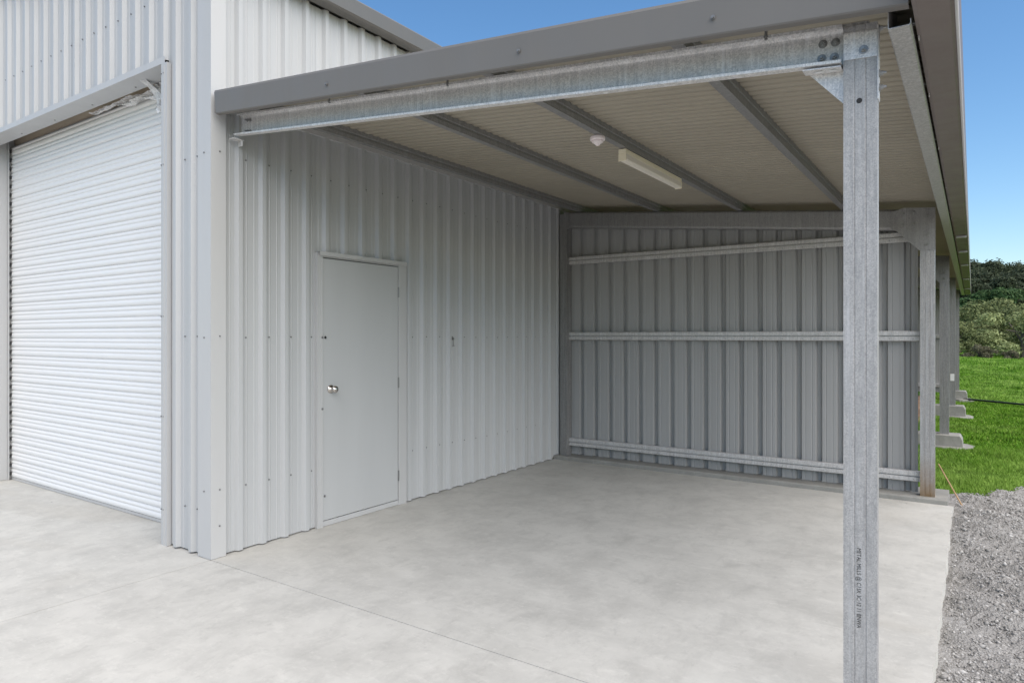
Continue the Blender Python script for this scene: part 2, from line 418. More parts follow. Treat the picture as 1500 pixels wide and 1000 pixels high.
# ------------------------------------------------------------ concrete slabs
pav = bpy.data.objects.new('concrete_paving', None); link(pav); tag(pav, kind='structure')
g_ = .0025
def slab(x0, x1, y0, y1, ragged=False, top=0.0):
    b = MB()
    if not ragged: b.box((x0, y0, -.12), (x1, y1, top))
    else:
        n_ = 150; rr = random.Random(3); e = [(x1 + .004*math.sin(i*.35)+.003*math.sin(i*1.1)+rr.uniform(-.003, .003), y0+(y1-y0)*i/n_) for i in range(n_+1)]
        poly = [(x0, y0)] + e + [(x0, y1)]
        b.ext(poly, (0, 0, -.12), (1, 0, 0), (0, 1, 0), (0, 0, .12+top))
    return b.build('slab_panel', M['concrete'], pav)
slab(-.10, 3.967, g_, 4.40, True)
slab(g_, 3.967, -6, -g_, True)
slab(-9, -g_, -6, -g_)
slab(-9, -.104, g_, .75, top=-.003)
MB().box((-9, -6, -.13), (3.94, 4.4, -.035)).build('slab_subbase', M['joint'], pav)
kb = MB(); kb.ext([(0, 0), (.48, 0), (.48, .045), (.012, .045), (0, .034)], (-.02, 4.401, 0), (0, 1, 0), (0, 0, 1), (3.95, 0, 0))
kb.box((-.02, 4.401, -.14), (3.93, 4.88, -.0005))
k = kb.build('concrete_kerb', M['kerb']); tag(k, kind='structure')

# ------------------------------------------------------------ shed
shed = thing('steel_shed', 'tall light grey ribbed steel shed with white roller door and gable front', 'shed', (-4, 10, 0))
RH = .028
def profile(t0, t1, phase, pitch, sgn=1, swage=True):
    H_ = RH if sgn == 1 else .040
    """trapezoidal rib line between t0 and t1; height towards the viewer is 0 at rib top and -RH in the pan"""
    pts = {round(t0, 4), round(t1, 4)}; k0 = int(math.floor((t0-phase)/pitch))-1; k1 = int(math.ceil((t1-phase)/pitch))+1
    for k_ in range(k0, k1+1):
        c = phase+k_*pitch
        offs = [-.031, -.0155, .0155, .031]
        if swage: offs += [pitch/2+s_ for s_ in (-.036, -.032, -.028, -.024, .024, .028, .032, .036)]
        for o_ in offs:
            if t0 < c+o_ < t1: pts.add(round(c+o_, 4))
    out = []
    for t in sorted(pts):
        u = (t-phase) % pitch; u = min(u, pitch-u)
        h = 0 if u <= .0156 else (-H_*(u-.0155)/.0155 if u < .031 else -H_)
        if swage:
            w_ = abs(pitch/2-u)
            if .0275 < w_ < .0325: h += .0028
        out.append((t, h*sgn))
    return out
def sheets(name, t0, t1, z0, z1f, phase, pitch, mp, m, parent, width=4, hole=None, sgn=1, z0f=None):
    """mp(t,h)->(x,y); one object per roll-formed sheet"""
    k = phase-pitch/2
    while k+pitch*width < t0+.01: k += pitch*width
    while k > t0: k -= pitch*width
    i = 0
    while k < t1-.001:
        a, b = max(k, t0), min(k+pitch*width, t1)
        if b-a > .004:
            mb = MB(); parts = [(a, b, z0)]
            if hole:
                h0, h1, hz = hole; parts = []
                if a < h0: parts.append((a, min(b, h0), z0))
                if b > h0 and a < h1: parts.append((max(a, h0), min(b, h1), hz))
                if b > h1: parts.append((max(a, h1), b, z0))
            for (p, q, zb) in parts:
                if q-p < .003: continue
                ln = profile(p, q, phase, pitch, sgn); n_ = len(ln); off = .0012*(i % 2)
                vs = [(*mp(t, h-off), zb) for t, h in ln] + [(*mp(t, h-off), z1f(t)) for t, h in ln]
                mb.add(vs, [(j, j+1, n_+j+1, n_+j) for j in range(n_-1)])
            mb.build(name, m, parent)
        k += pitch*width; i += 1
EAVE = 3.97; RIDGE = -4.2
def roofz(x): return EAVE + .02 + .2*(min(0, x) if x > RIDGE else 2*RIDGE-x)*-1
# long side wall (faces +X), door opening .89-1.80
sheets('wall_sheet', .100, 20.0, .008, lambda t: EAVE, .22, .186, lambda t, h: (h-.001, t), M['wall'], shed, hole=(.905, 1.80, 2.105))
# front wall: right of the opening, above it, left of it
sheets('wall_sheet', -.56, -.148, .008, lambda t: roofz(t), -.442, .188, lambda t, h: (t, -h+.001), M['wall'], shed)
sheets('wall_sheet', -4.05, -.56, 3.40, lambda t: roofz(t), -1.178, .1935, lambda t, h: (t, -h+.001), M['wall'], shed)
sheets('wall_sheet', -8.4, -4.05, .008, lambda t: roofz(t), -4.2, .1935, lambda t, h: (t, -h+.001), M['wall'], shed)
sheets('wall_sheet', .0, 20.0, .008, lambda t: EAVE, .22, .186, lambda t, h: (-8.4-h, t), M['wall'], shed)
MB().box((-8.4, 20.0, 0), (0, 20.03, 4.0)).add([(-8.4, 20.0, 4.0), (0, 20.0, 4.0), (RIDGE, 20.0, 4.82), (-8.4, 20.03, 4.0), (0, 20.03, 4.0), (RIDGE, 20.03, 4.82)], [(0,1,2),(5,4,3),(0,3,4,1),(1,4,5,2),(2,5,3,0)]).build('rear_wall', M['wall'], shed)
# corner flashing and its screws
fl = MB(); fl.ext(outline([(-.15, .028), (-.15, 0), (0, 0), (0, .107), (-.028, .107)], .0016), (0, 0, .002), (1, 0, 0), (0, 1, 0), (0, 0, EAVE-.01))
fl.build('corner_flashing', M['flash'], shed)
# roof
rf = MB()
for sx in (1, -1):
    x0 = .02 if sx == 1 else -8.42
    rf.add([(x0, -.03, EAVE+.03), (RIDGE, -.03, 4.85), (RIDGE, 20.1, 4.85), (x0, 20.1, EAVE+.03), (x0, -.03, EAVE+.045), (RIDGE, -.03, 4.87), (RIDGE, 20.1, 4.87), (x0, 20.1, EAVE+.045)],
           [(0,1,2,3),(7,6,5,4),(0,4,5,1),(3,2,6,7),(0,3,7,4)])
rf.build('main_roof', M['roof_main'], shed)
gt = MB(); gt.ext(outline([(.0, .13), (.0, .0), (.012, -.008), (.095, -.008), (.11, .004), (.125, .105), (.118, .116), (.108, .112)], .003), (.003, -.04, EAVE+.005), (1, 0, 0), (0, 0, 1), (0, 20.1, 0))
gt.build('main_gutter', M['gutter_main'], shed)
# roller door opening: lintel flashing, soffit, jambs
lf = MB(); lf.ext(outline([(-.004, .045), (-.004, 0), (.165, 0), (.165, .03)], .002), (-4.6, 0, 3.372), (0, 1, 0), (0, 0, 1), (4.045, 0, 0))
lf.build('lintel_flashing', M['flash'], shed)
for x, sg in ((-.60, 1), (-4.03, -1)):
    j = MB(); j.ext(outline([(.072*sg, .027), (.072*sg, -.004), (0, -.004), (0, .252), (.03*sg, .252)], .002), (x, 0, 0), (1, 0, 0), (0, 1, 0), (0, 0, 3.371))
    j.ext(outline([(.024*sg, -.008), (.042*sg, -.008), (.042*sg, -.004)], .002), (x, 0, 0), (1, 0, 0), (0, 1, 0), (0, 0, 3.35))
    j.build('jamb_flashing', M['flash'], shed)
for x, sg in ((-.62, -1), (-4.045, 1)):
    j = MB(); j.box((min(x, x+.045*sg), .255, 0), (max(x, x+.045*sg), .262, 3.5)); j.box((min(x-.015*sg, x), .255, 0), (max(x-.015*sg, x), .36, 3.5))
    j.build('door_guide', M['flash'], shed)
MB().box((-4.034, .168, 3.30), (-4.031, .250, 3.46)).build('jamb_return', M['flash'], shed)
MB().box((-4.6, .60, .0), (-.2, .62, 3.9)).box((-4.6, .26, 0), (-4.58, .60, 3.9)).box((-.22, .26, 0), (-.2, .6, 3.9)).box((-4.6, .06, 3.9), (-.2, .62, 3.92)).build('interior_dark_box', M['dark'], shed)  # black box stands in for the unlit shed interior
# roller door: one slat object per rolled rib
rd = MB().box((-4.03, .290, .0), (-.62, .315, .022)).build('roller_door', M['flash'], shed); rd['label'] = 'white ribbed roller door, fully closed'
PS = .0888
sl = [(0, .002), (.003, .008), (.009, .0125), (.018, .015), (.030, .0155), (.042, .0135), (.048, .009), (.0505, .0075), (.053, .009), (.058, .0125), (.066, .014), (.074, .012), (.081, .0075), (.0855, .004), (.0888, .002)]
s0 = MB(); s0.strip([(p, h) for p, h in sl], (-4.045, .300, .022), (0, 0, 1), (0, -1, 0), (3.42, 0, 0))
s0 = s0.build('slat', M['white'], rd, smooth=True); base = s0.location.copy()
for i in range(1, 38):
    copy_to(s0, base+Vector((0, .0007*math.sin(i*2.1), PS*i)), rd)
ec = MB()
for i in range(38): ec.box((-4.028, .2635, .045+PS*i), (-4.004, .2850, .045+PS*i+.030))  # dark boxes painted for the shaded gaps between slat ends and guide
tag(ec.build('edge_notch_shade', M['gap_dark'], rd), kind='stuff')
rl = MB(); rl.cyl((-4.05, .515, 3.50), (1, 0, 0), .20, 3.44, 36); rl.build('door_roll', M['cream'], shed, smooth=True)
# personnel door
fr = MB()
fr.box((-.034, .905, .0), (.0015, .921, 2.10)); fr.box((-.034, 1.745, .0), (.0015, 1.80, 2.10)); fr.box((-.034, .921, 2.066), (-.002, 1.745, 2.10)); fr.box((-.034, .921, .003), (-.0055, 1.745, .042))
fr.box((-.030, .868, .0), (-.0008, .905, 2.10)); fr.box((-.03, 1.80, 0), (-.0008, 1.845, 2.10))
fr.build('door_frame', M['flash'], shed)
hd = MB(); hd.ext(outline([(-.02, .030), (.022, .030), (.022, .004), (.010, 0)], .002), (0, .872, 2.075), (1, 0, 0), (0, 0, 1), (0, .955, 0)); hd.build('door_head_flashing', M['flash'], shed)
dr = MB().box((-.032, .926, .048), (-.004, 1.740, 2.059)).build('personnel_door', M['door'], shed, bevel=.0015)
dr['label'] = 'plain grey flush door with round knob'
kn = MB(); kn.lathe((-.004, 1.000, 1.052), (1, 0, 0), [(.033, 0), (.033, .004), (.028, .010), (.013, .014), (.012, .030), (.022, .034), (.028, .046), (.028, .056), (.020, .066), (.006, .069)], 28)
kn.build('knob', M['chrome'], dr, smooth=True)
for z in (1.84, 1.06, .256):
    h_ = MB().cyl((.003, 1.7435, z-.045), (0, 0, 1), .0055, .09, 10).box((-.005, 1.738, z-.044), (-.0015, 1.744, z+.044)); h_.build('hinge', M['hinge'], dr)
MB().box((-.05, .9, .0), (-.036, 1.8, 2.1)).build('door_backing', M['dark'], shed)
# screws
def screw(mb, p, ax, r=.0042):
    mb.cyl(p, ax, r*1.35, .0015, 8).cyl(Vector(p)+Vector(ax)*.0015, ax, r, .005, 6)
sm = MB(); sf = MB()
for z in (.44, 1.452, 2.67):
    for i in range(60):
        y = .22+.186*i+.055
        if z < 2.1 and .85 < y < 1.87: continue
        if i % 1 == 0: screw(sm, (-RH+.0005, y, z+.004*math.sin(i*7)), (1, 0, 0))
    screw(sm, (.001, .062, z+.01), (1, 0, 0)); screw(sf, (-.075, -.001, z), (0, -1, 0))
for z in (.09,): 
    for y in (.061, .40, .96): screw(sm, (-.0, y, z+.12) if y < .1 else (-RH+.001, y, z+.02), (1, 0, 0), .005)
for z in (.905, 1.452): screw(sm, (.002, .913, z), (1, 0, 0), .007); screw(sm, (-.003, .945, 1.452), (1, 0, 0), .008)
screw(sm, (-.003, .94, .235), (1, 0, 0), .007)
for i in range(44):
    x = -1.178+.1935*(i-36)+.0968
    for z in (3.865,) :
        if x < -.2: screw(sf, (x, RH-.0005, z+.003*math.sin(i*5)), (0, -1, 0))
for x in (-.35, -.20):
    for z in (.30, 1.46, 2.67): screw(sf, (x, .0265, z), (0, -1, 0))
for z in (.25, .9, 1.6, 2.66, 3.3): screw(sf, (-.565, -.005, z), (0, -1, 0), .005); screw(sf, (-.595, -.005, z), (0, -1, 0), .004)
for x in (-3.3, -2.6, -1.9, -1.2): sf.cyl((x, .12, 3.371), (0, 0, -1), .007, .004, 8)
tag(sm.build('screws', M['screw'], shed), kind='stuff'); tag(sf.build('screws', M['screw'], shed), kind='stuff')

# ------------------------------------------------------------ lean-to
lt = thing('lean_to', 'open skillion lean-to of galvanised posts and dark grey fascia against the shed', 'lean-to', (2, 8.7, 0))
LEN = 18.0
BY = [.20, 4.50, 8.80, 13.10, 17.40]
# roof sheets: corrugated, one object per sheet
cp = .0762; seg = 8; wave = [(0, .018), (.12, .018), (.19, -.007), (.25, -.0115), (.56, -.0148), (.87, -.0115), (.94, -.007)]
line = [(cp*(k_+a), b) for k_ in range(10) for a, b in wave] + [(cp*10, .018)]
r0 = MB(); r0.strip(line, (.002, .055, roof_z(.002)-.0095), (0, 1, 0), (S, 0, 1), Vector((4.00, 0, -S*4.00)))
r0 = r0.build('roof_sheet', M['roof_under'], lt, smooth=True); b0 = r0.location.copy()
for i in range(1, 24): copy_to(r0, b0+Vector((0, .762*i, .0012*(i % 2))), lt)
# purlins (C section, web towards +X, lips open towards the wall)
def purlin(x, y0, y1, dp=.10, fl=.052, m='galv_purlin'):
    zb = beam_top(x); ln = [(-fl, .014), (-fl, 0), (0, 0), (0, dp*.36), (-.006, dp*.42), (-.006, dp*.58), (0, dp*.64), (0, dp), (-fl, dp), (-fl, dp-.014)]
    b = MB(); b.ext(outline(ln, .0025), (x, y0, zb+.0008), (1, 0, -S), (S, 0, 1), (0, y1-y0, 0))
    return b.build('purlin', M[m], lt)
MB().box((-.0275, .06, 2.985), (.001, 18, 3.065)).box((-.10, .06, 3.052), (-.0276, 18, 3.06)).build('closure_flashing', M['flash'], lt)
PX = [.298, 1.265, 2.165, 3.135]
for x in PX: purlin(x, .08, 17.9, .076)
ep = MB(); ep.ext(outline([(.05, .165), (0, .165), (0, .003), (.003, 0), (.062, 0), (.066, .004), (.066, .020)], .0028), (3.872, .075, 2.500), (1, 0, 0), (0, 0, 1), (0, 17.85, 0))
ep.build('eave_purlin', M['galv_eave'], lt)
# gutter with clips
gu = MB(); gu.ext(outline([(0, .14), (0, .0), (.012, -.006), (.100, -.006), (.112, .0)], .0022), (3.950, -.125, 2.515), (1, 0, 0), (0, 0, 1), (0, 18.1, 0))
gu.ext(outline([(.114, .003), (.124, .125), (.118, .135), (.108, .13)], .0022), (3.950, -.125, 2.515), (1, 0, 0), (0, 0, 1), (0, 18.1, 0))
gu.box((3.951, -.127, 2.512), (4.068, -.1255, 2.64))
gu = gu.build('gutter', M['gutter'], lt)
bd = MB(); bd.cyl((4.0665, -.125, 2.5125), (0, 1, 0), .0052, 18.1, 10); bd.build('gutter_bead', M['gutter_bead'], gu, smooth=True)
for i, y in enumerate((.22, .90, 1.9, 3.1, 4.6, 6.2, 8.0, 10.2)):
    MB().box((3.925, y, 2.556), (3.955, y+.02, 2.560)).box((3.952, y, 2.500), (3.9545, y+.02, 2.5585)).build('gutter_clip', M['galv'], gu)
for y in (5.9, 7.4, 9.3, 12.2, 15.2):
    MB().box((3.965, y, 2.486), (4.055, y+.05, 2.506)).build('gutter_strap', M['gutter_bead'], gu)
# fascia (barge) flashing
fx0, fx1 = .045, 3.936
def fz(x): return 3.053-.0945*(x-.046)
fs = MB(); prof_f = [(.05, .012), (.0, .0), (-.004, -.012), (.004, -.142), (.008, -.147), (.034, -.150), (.036, -.138)]
po = outline([(p[0], p[1]) for p in prof_f], .0022)
fs.ext(po, (fx0, .0, fz(fx0)), (0, 1, 0), (0, 0, 1), (fx1-fx0, 0, fz(fx1)-fz(fx0)))
fs.ext([(0, 0), (.003, 0), (.003, -.145), (0, -.145)], (fx0-.003, .0, fz(fx0)), (1, 0, 0), (0, 0, 1), (0, .045, 0))
fas = fs.build('fascia_flashing', M['fascia'], lt)
fsc = MB()
for x in (1.13, 2.42, 3.30): fsc.cyl((x, -.004, fz(x)-.085), (0, -1, 0), .009, .003, 10).cyl((x, -.007, fz(x)-.085), (0, -1, 0), .006, .007, 6)
tag(fsc.build('fascia_screws', M['screw'], fas), kind='stuff')
# rafters and posts
def bolt(parent, p, ax, r=.0125, n_=True):
    b = MB(); ax = Vector(ax); p = Vector(p)
    b.cyl(p, ax, r*1.25, .003, 18); b.cyl(p+ax*.003, ax, r*.80, .010, 6); b.cyl(p+ax*.013, ax, r*.42, .010, 10)
    return b.build('bolt', M['bolt'], parent)
def xz_poly(mb, pts, y, t):   # plate in an X-Z plane, from y to y+t
    mb.ext(pts, (0, y, 0), (1, 0, 0), (0, 0, 1), (0, t, 0)); return mb
# front rafter: C150, web behind, flanges towards the viewer
x0, x1 = .028, 3.716
def rafter(y, depth, x0, x1, m, face=-1, fl=.06):
    R_ = .026; arc = lambda cx, cz, a0, a1: [(cx+R_*math.cos(rad(a0+(a1-a0)*i/5)), cz+R_*math.sin(rad(a0+(a1-a0)*i/5))) for i in range(6)]
    ln = [(-fl, -depth+.010), (-fl+.001, -depth+.001)] + arc(-R_, -depth+R_, -90, 0) + arc(-R_, -R_, 0, 90) + [(-fl*.6, 0), (-fl*.6, -.010)]
    b = MB(); b.ext(outline(ln, .003), (x0, y, beam_top(x0)), (0, -face, 0), (0, 0, 1), (x1-x0, 0, -S*(x1-x0)))
    return b
fr_ = rafter(.205, .145, x0, x1, 'galv').build('rafter', M['galv'], lt)
fr_['label'] = 'bright galvanised front rafter, open side outward'
for p in ((3.647, 2.549), (3.690, 2.545), (3.643, 2.496), (3.686, 2.492)): bolt(fr_, (p[0], .2035, p[1]), (0, -1, 0))
for p in ((.10, 2.905), (.13, 2.90), (.10, 2.83), (.13, 2.826)): bolt(fr_, (p[0], .2035, p[1]), (0, -1, 0), .009)
for x in (.95, 1.86, 3.45):  # bolt tails through the top flange
    MB().cyl((x, .17, beam_top(x)-.016), (0, 0, 1), .006, .04, 8).cyl((x, .17, beam_top(x)-.008), (0, 0, 1), .010, .006, 6).build('bolt', M['bolt'], fr_)
hl = MB()
for x in (1.66, 2.77): hl.cyl((x, .165, beam_top(x)-.1475), (0, 0, -1), .011, .0015, 14)
hl.build('flange_hole_light', M['tag'], fr_)  # white discs painted as light showing through the flange holes
MB().box((.002, .13, 2.775), (.05, .21, 2.782)).box((.002, .195, 2.74), (.05, .20, 2.782)).build('wall_bracket', M['galv'], fr_)
# knee gusset behind the front rafter
gs = MB(); xz_poly(gs, [(3.575, 2.62), (3.80, 2.60), (3.80, 2.20), (3.775, 2.20), (3.716, 2.315), (3.60, 2.445)], .209, .003)
gs.ext([(0, 0), (.13, -.012), (.13, -.016), (0, -.004)], (3.585, .150, 2.4495), (1, 0, 0), (0, 0, 1), (0, .058, 0))
gs = gs.build('knee_gusset', M['galv'], lt)
sg = MB()
for x in (3.64, 3.685): sg.box((x-.012, .168, 2.4352-(x-3.64)*.1), (x+.012, .180, 2.4372-(x-3.64)*.1))
sg.build('gusset_slot_light', M['tag'], gs)  # white bars painted as light coming through the two slots
def post(y, x0, x1, z0, z1, m, fl=.085, parent=lt, hole=True):
    w = x1-x0; ln = [(.018, fl), (0, fl), (0, 0), (w*.30, 0), (w*.33, .003), (w*.36, 0), (w*.64, 0), (w*.67, .003), (w*.70, 0), (w, 0), (w, fl), (w-.018, fl)]
    b = MB(); b.ext(outline(ln, .0024), (x0, y, z0), (1, 0, 0), (0, 1, 0), (0, 0, z1-z0))
    return b.build('post', m, parent)
p1 = post(.170, 3.722, 3.829, .0, 2.575, M['galv_post'], .040)
p1['label'] = 'nearest galvanised post with printed lettering'
cap = MB(); xz_poly(cap, [(3.722, 2.552), (3.829, 2.541), (3.829, 2.451), (3.722, 2.457)], .1645, .003)
cap.ext(outline([(0, 0), (.022, .032)], .003), (3.724, .166, 2.5535), (0, 1, 0), (0, 0, 1), (.105, 0, -.0105))
cap.box((3.8305, .165, 2.30), (3.8335, .215, 2.56))
cap = cap.build('cap_plate', M['galv'], p1)
bolt(cap, (3.787, .1645, 2.482), (0, -1, 0))
for z in (2.555, 2.395, 2.345): bolt(cap, (3.8335, .190, z), (1, 0, 0), .011)
MB().cyl((3.773, .1683, 2.304), (0, -1, 0), .0095, .0008, 20).build('post_hole', M['gap_dark'], p1)
# printed lettering down the post
def text(body, size, loc, rot, m, parent):
    cu = bpy.data.curves.new('txt', 'FONT'); cu.body = body; cu.size = size; cu.extrude = .0001; cu.align_x = 'LEFT'; cu.align_y = 'CENTER'
    t = bpy.data.objects.new('txt', cu); scene.collection.objects.link(t)
    bpy.context.view_layer.update(); dg = bpy.context.evaluated_depsgraph_get()
    me = bpy.data.meshes.new_from_object(t.evaluated_get(dg)); bpy.data.objects.remove(t)
    me.materials.clear(); me.materials.append(m)
    xsz = max(v.co.x for v in me.vertices)
    o = bpy.data.objects.new('printed_lettering', me); o.location = loc; o.rotation_euler = rot
    link(o, parent, Matrix.Translation(loc)); return o, xsz
tx, w_ = text('METAL MILLS @ C15K 3C 12 11 BNWA', .0205, (3.771, .1684, .702), (rad(90), rad(90), 0), M['ink'], p1)
tx.scale = (.287/w_, 1, 1)
# rear frame of the bay
p2 = post(4.470, 3.722, 3.832, .045, 2.45, M['galv_stain'], .09)
p2['label'] = 'post at the end of the partition, rust stained at its foot'
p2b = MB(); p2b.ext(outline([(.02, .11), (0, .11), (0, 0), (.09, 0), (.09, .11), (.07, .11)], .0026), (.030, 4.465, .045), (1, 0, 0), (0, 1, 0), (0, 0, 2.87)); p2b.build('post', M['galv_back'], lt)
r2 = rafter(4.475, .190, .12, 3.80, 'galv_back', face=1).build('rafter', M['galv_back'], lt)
xz_poly(MB(), [(.095, 2.935), (.150, 2.93), (.150, 2.73), (.095, 2.73)], 4.462, .003).build('rafter_bracket', M['galv_back'], lt)
def gusset(y, zoff=0):
    g2 = MB(); xz_poly(g2, [(3.50, 2.585), (3.60, 2.612), (3.838, 2.592), (3.838, 2.222), (3.716, 2.222), (3.534, 2.412), (3.50, 2.425)], y, .003)
    g2 = g2.build('knee_gusset', M['galv_back'], lt)
    for p in ((3.588, 2.565), (3.672, 2.560), (3.588, 2.462), (3.672, 2.458), (3.776, 2.524), (3.781, 2.36), (3.781, 2.276)): bolt(g2, (p[0], y, p[1]), (0, -1, 0), .013)
gusset(4.462)
for j, y in enumerate(BY[2:]):
    zb = (.085, .125, .125)[j]
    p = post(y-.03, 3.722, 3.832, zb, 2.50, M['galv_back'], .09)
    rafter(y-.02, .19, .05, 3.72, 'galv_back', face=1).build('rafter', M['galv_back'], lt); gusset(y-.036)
    if j == 1: MB().box((3.748, y-.034, .60), (3.815, y-.0325, .735)).build('paper_label', M['tag'], p)

# partition walls: sheets recessed ribs, three girts
def partition(label, y, girts, z0, m, tops=True):
    t = thing('partition_wall', label, 'wall', (2, y, 0))
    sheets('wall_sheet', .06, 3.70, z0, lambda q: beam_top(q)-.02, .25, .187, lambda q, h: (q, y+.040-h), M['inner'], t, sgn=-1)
    for z in girts:
        b = MB(); ln = [(.0, .088), (.062, .090), (.066, .082), (.066, .052), (.046, .050), (.046, .040), (.066, .038), (.066, .004), (.058, 0), (.046, .002)]
        b.ext(outline(ln, .0022), (.075, y-.003, z), (0, -1, 0), (0, 0, 1), (3.66, 0, 0)); b.build('girt', M['girt'], t)
    s_ = MB()
    for z in girts:
        for i in range(19): s_.cyl((.25+.187*i+.05, y-.0705, z+.02), (0, -1, 0), .004, .003, 6)
    tag(s_.build('screws', M['screw'], t), kind='stuff')
    return t
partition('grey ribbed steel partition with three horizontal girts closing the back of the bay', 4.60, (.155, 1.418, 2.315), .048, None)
partition('distant strip of ribbed partition seen in the gap beyond the rear corner post', 18.1, (.155, 1.418), .02, None)

# ------------------------------------------------------------ small things
def footing(y, ztop, label):
    t = thing('concrete_footing', label, 'footing', (3.8, y, -.1), 'concrete footings under the rear posts')
    rr = random.Random(int(y*10)); b = MB()
    b.ext([(3.45, -.12), (4.005, -.12), (3.993, ztop-.06), (3.972, ztop-.015), (3.960, ztop), (3.45, ztop)], (0, y-.16, 0), (1, 0, 0), (0, 0, 1), (0, .36, 0))
    b.build('block', M['kerb'], t, bevel=.008)
    b = MB(); n_ = 26
    poly = [(3.80+(.33+rr.uniform(-.03, .03))*math.cos(2*math.pi*i/n_), y+(.30+rr.uniform(-.03, .03))*math.sin(2*math.pi*i/n_)) for i in range(n_)]
    b.ext(poly, (0, 0, -.14), (1, 0, 0), (0, 1, 0), (0, 0, .075)); b.build('spill', M['kerb'], t, bevel=.01)
footing(8.80, .085, 'concrete footing nearest the bay, with a ragged spill over the grass')
footing(13.10, .125, 'middle concrete footing, under the post with a white label')
footing(17.40, .125, 'farthest and smallest concrete footing, beside the black pipe')
# batten light
bt = thing('batten_light', 'cream fluorescent batten light fixed under the middle purlin', 'light', (2.13, 2.25, 2.74))
xl0, xl1, yl0, yl1 = 2.103, 2.158, 1.70, 2.77; zt = 2.739
MB().box((xl0, yl0, zt-.032), (xl1, yl1, zt)).build('body', M['batten'], bt, bevel=.003)
MB().ext([(xl0+.001, -.033), (xl0+.001, -.068), (xl0+.010, -.080), (xl1-.010, -.080), (xl1-.001, -.068), (xl1-.001, -.033)], (0, yl0+.008, zt), (1, 0, 0), (0, 0, 1), (0, yl1-yl0-.016, 0)).build('diffuser', M['diff'], bt)
for y in (yl0, yl1-.008): MB().box((xl0-.001, y, zt-.082), (xl1+.001, y+.0075, zt-.0325)).build('end_cap', M['batten'], bt, bevel=.002)
# sensor
ss = thing('ceiling_sensor', 'small white cone shaped detector hanging from the middle purlin', 'sensor', (2.115, 1.38, 2.74))
MB().lathe((2.118, 1.36, 2.741), (0, 0, -1), [(.046, 0), (.049, .006), (.049, .020), (.044, .026)], 28).build('base', M['sensor'], ss, smooth=False)
MB().lathe((2.118, 1.36, 2.7145), (0, 0, -1), [(.038, 0), (.036, .010), (.018, .022), (.011, .030), (.002, .033)], 28).build('dome', M['sensor'], ss, smooth=True)
# wire hook hanging from a screw on the wall
hk = thing('wire_hook', 'tiny dark wire hook hanging from a screw on the side wall right of the door', 'hook', (0, 2.5, 1.43))
MB().cyl((-RH+.001, 2.505, 1.437), (1, 0, 0), .011, .02, 10).build('screw_head', M['screw'], hk)
MB().cyl((-.014, 2.508, 1.425), (0, .05, -1), .0025, .06, 6).cyl((-.014, 2.495, 1.366), (0, 1, .1), .0025, .035, 6).build('wire', M['screw'], hk)
# stake
st = MB(); a = Vector((4.035, 4.62, -.04)); b = Vector((3.85, 4.74, .30)); st.cyl(a, b-a, .0065, (b-a).length, 8, .005)
tag(st.build('wooden_stake', M['stake']), 'thin orange wooden stake leaning against the rear corner post', 'stake')
# black pipe
pp = MB(); rr = random.Random(2); pts = [(3.6+.35*i, 17.45-.235*i+.03*math.sin(i*1.3)) for i in range(60)]
for (ax_, ay), (bx, by) in zip(pts, pts[1:]):
    a = Vector((ax_, ay, float(hill(np.array(ax_), np.array(ay)))+.07)); b = Vector((bx, by, float(hill(np.array(bx), np.array(by)))+.07)); pp.cyl(a, b-a, .022, (b-a).length+.01, 8)
tag(pp.build('black_pipe', M['pipe']), 'black poly pipe lying across the grass past the last footing', 'pipe')
# plastic film on roller door
fm = thing('plastic_film', 'crumpled clear plastic wrap hanging at the top right corner of the roller door', 'plastic wrap', (-1, .25, 3.2))
def crumple(name, x0, x1, zt_, zb_, y, n1, n2, amp, seed):
    r_ = np.random.default_rng(seed); vs = []; 
    for j in range(n2+1):
        for i in range(n1+1):
            u, v = i/n1, j/n2; x = x0+(x1-x0)*u; z = zt_(u)*(1-v)+zb_(u)*v
            vs.append((x+r_.normal(0, amp*.4), y-.02+r_.normal(0, amp)+.02*math.sin(u*23+v*9), z+r_.normal(0, amp*.5)))
    b = MB(); b.add(vs, [(j*(n1+1)+i, j*(n1+1)+i+1, (j+1)*(n1+1)+i+1, (j+1)*(n1+1)+i) for j in range(n2) for i in range(n1)])
    return b.build(name, M['film'], fm)
crumple('film_strip', -2.2, -.80, lambda u: 3.395-.01*math.sin(u*11), lambda u: 3.38-.03*u-.10*u*u-.015*math.sin(u*17), .262, 60, 7, .005, 1)
crumple('film_bunch', -1.06, -.78, lambda u: 3.42, lambda u: 3.22-.06*math.sin(u*9), .225, 16, 16, .010, 2)
tw = MB(); r_ = random.Random(4)
pts = [(-.97, .21, 3.22, .055), (-.99, .20, 3.29, .042), (-1.00, .16, 3.33, .030), (-1.0, .12, 3.352, .025), (-1.0, .085, 3.375, .030), (-.99, .062, 3.392, .032), (-.985, .055, 3.398, .018)]
seg_ = 14; vs = []
for (x, y, z, r) in pts:
    for i in range(seg_):
        a = 2*math.pi*i/seg_; q = r*r_.uniform(.65, 1.25); vs.append((x+q*math.cos(a), y+q*.5*math.sin(a), z+q*.5*math.sin(a*2+x*40)))
tw.add(vs, [(j*seg_+i, j*seg_+(i+1) % seg_, (j+1)*seg_+(i+1) % seg_, (j+1)*seg_+i) for j in range(len(pts)-1) for i in range(seg_)]); tw.build('film_twist', M['film'], fm)

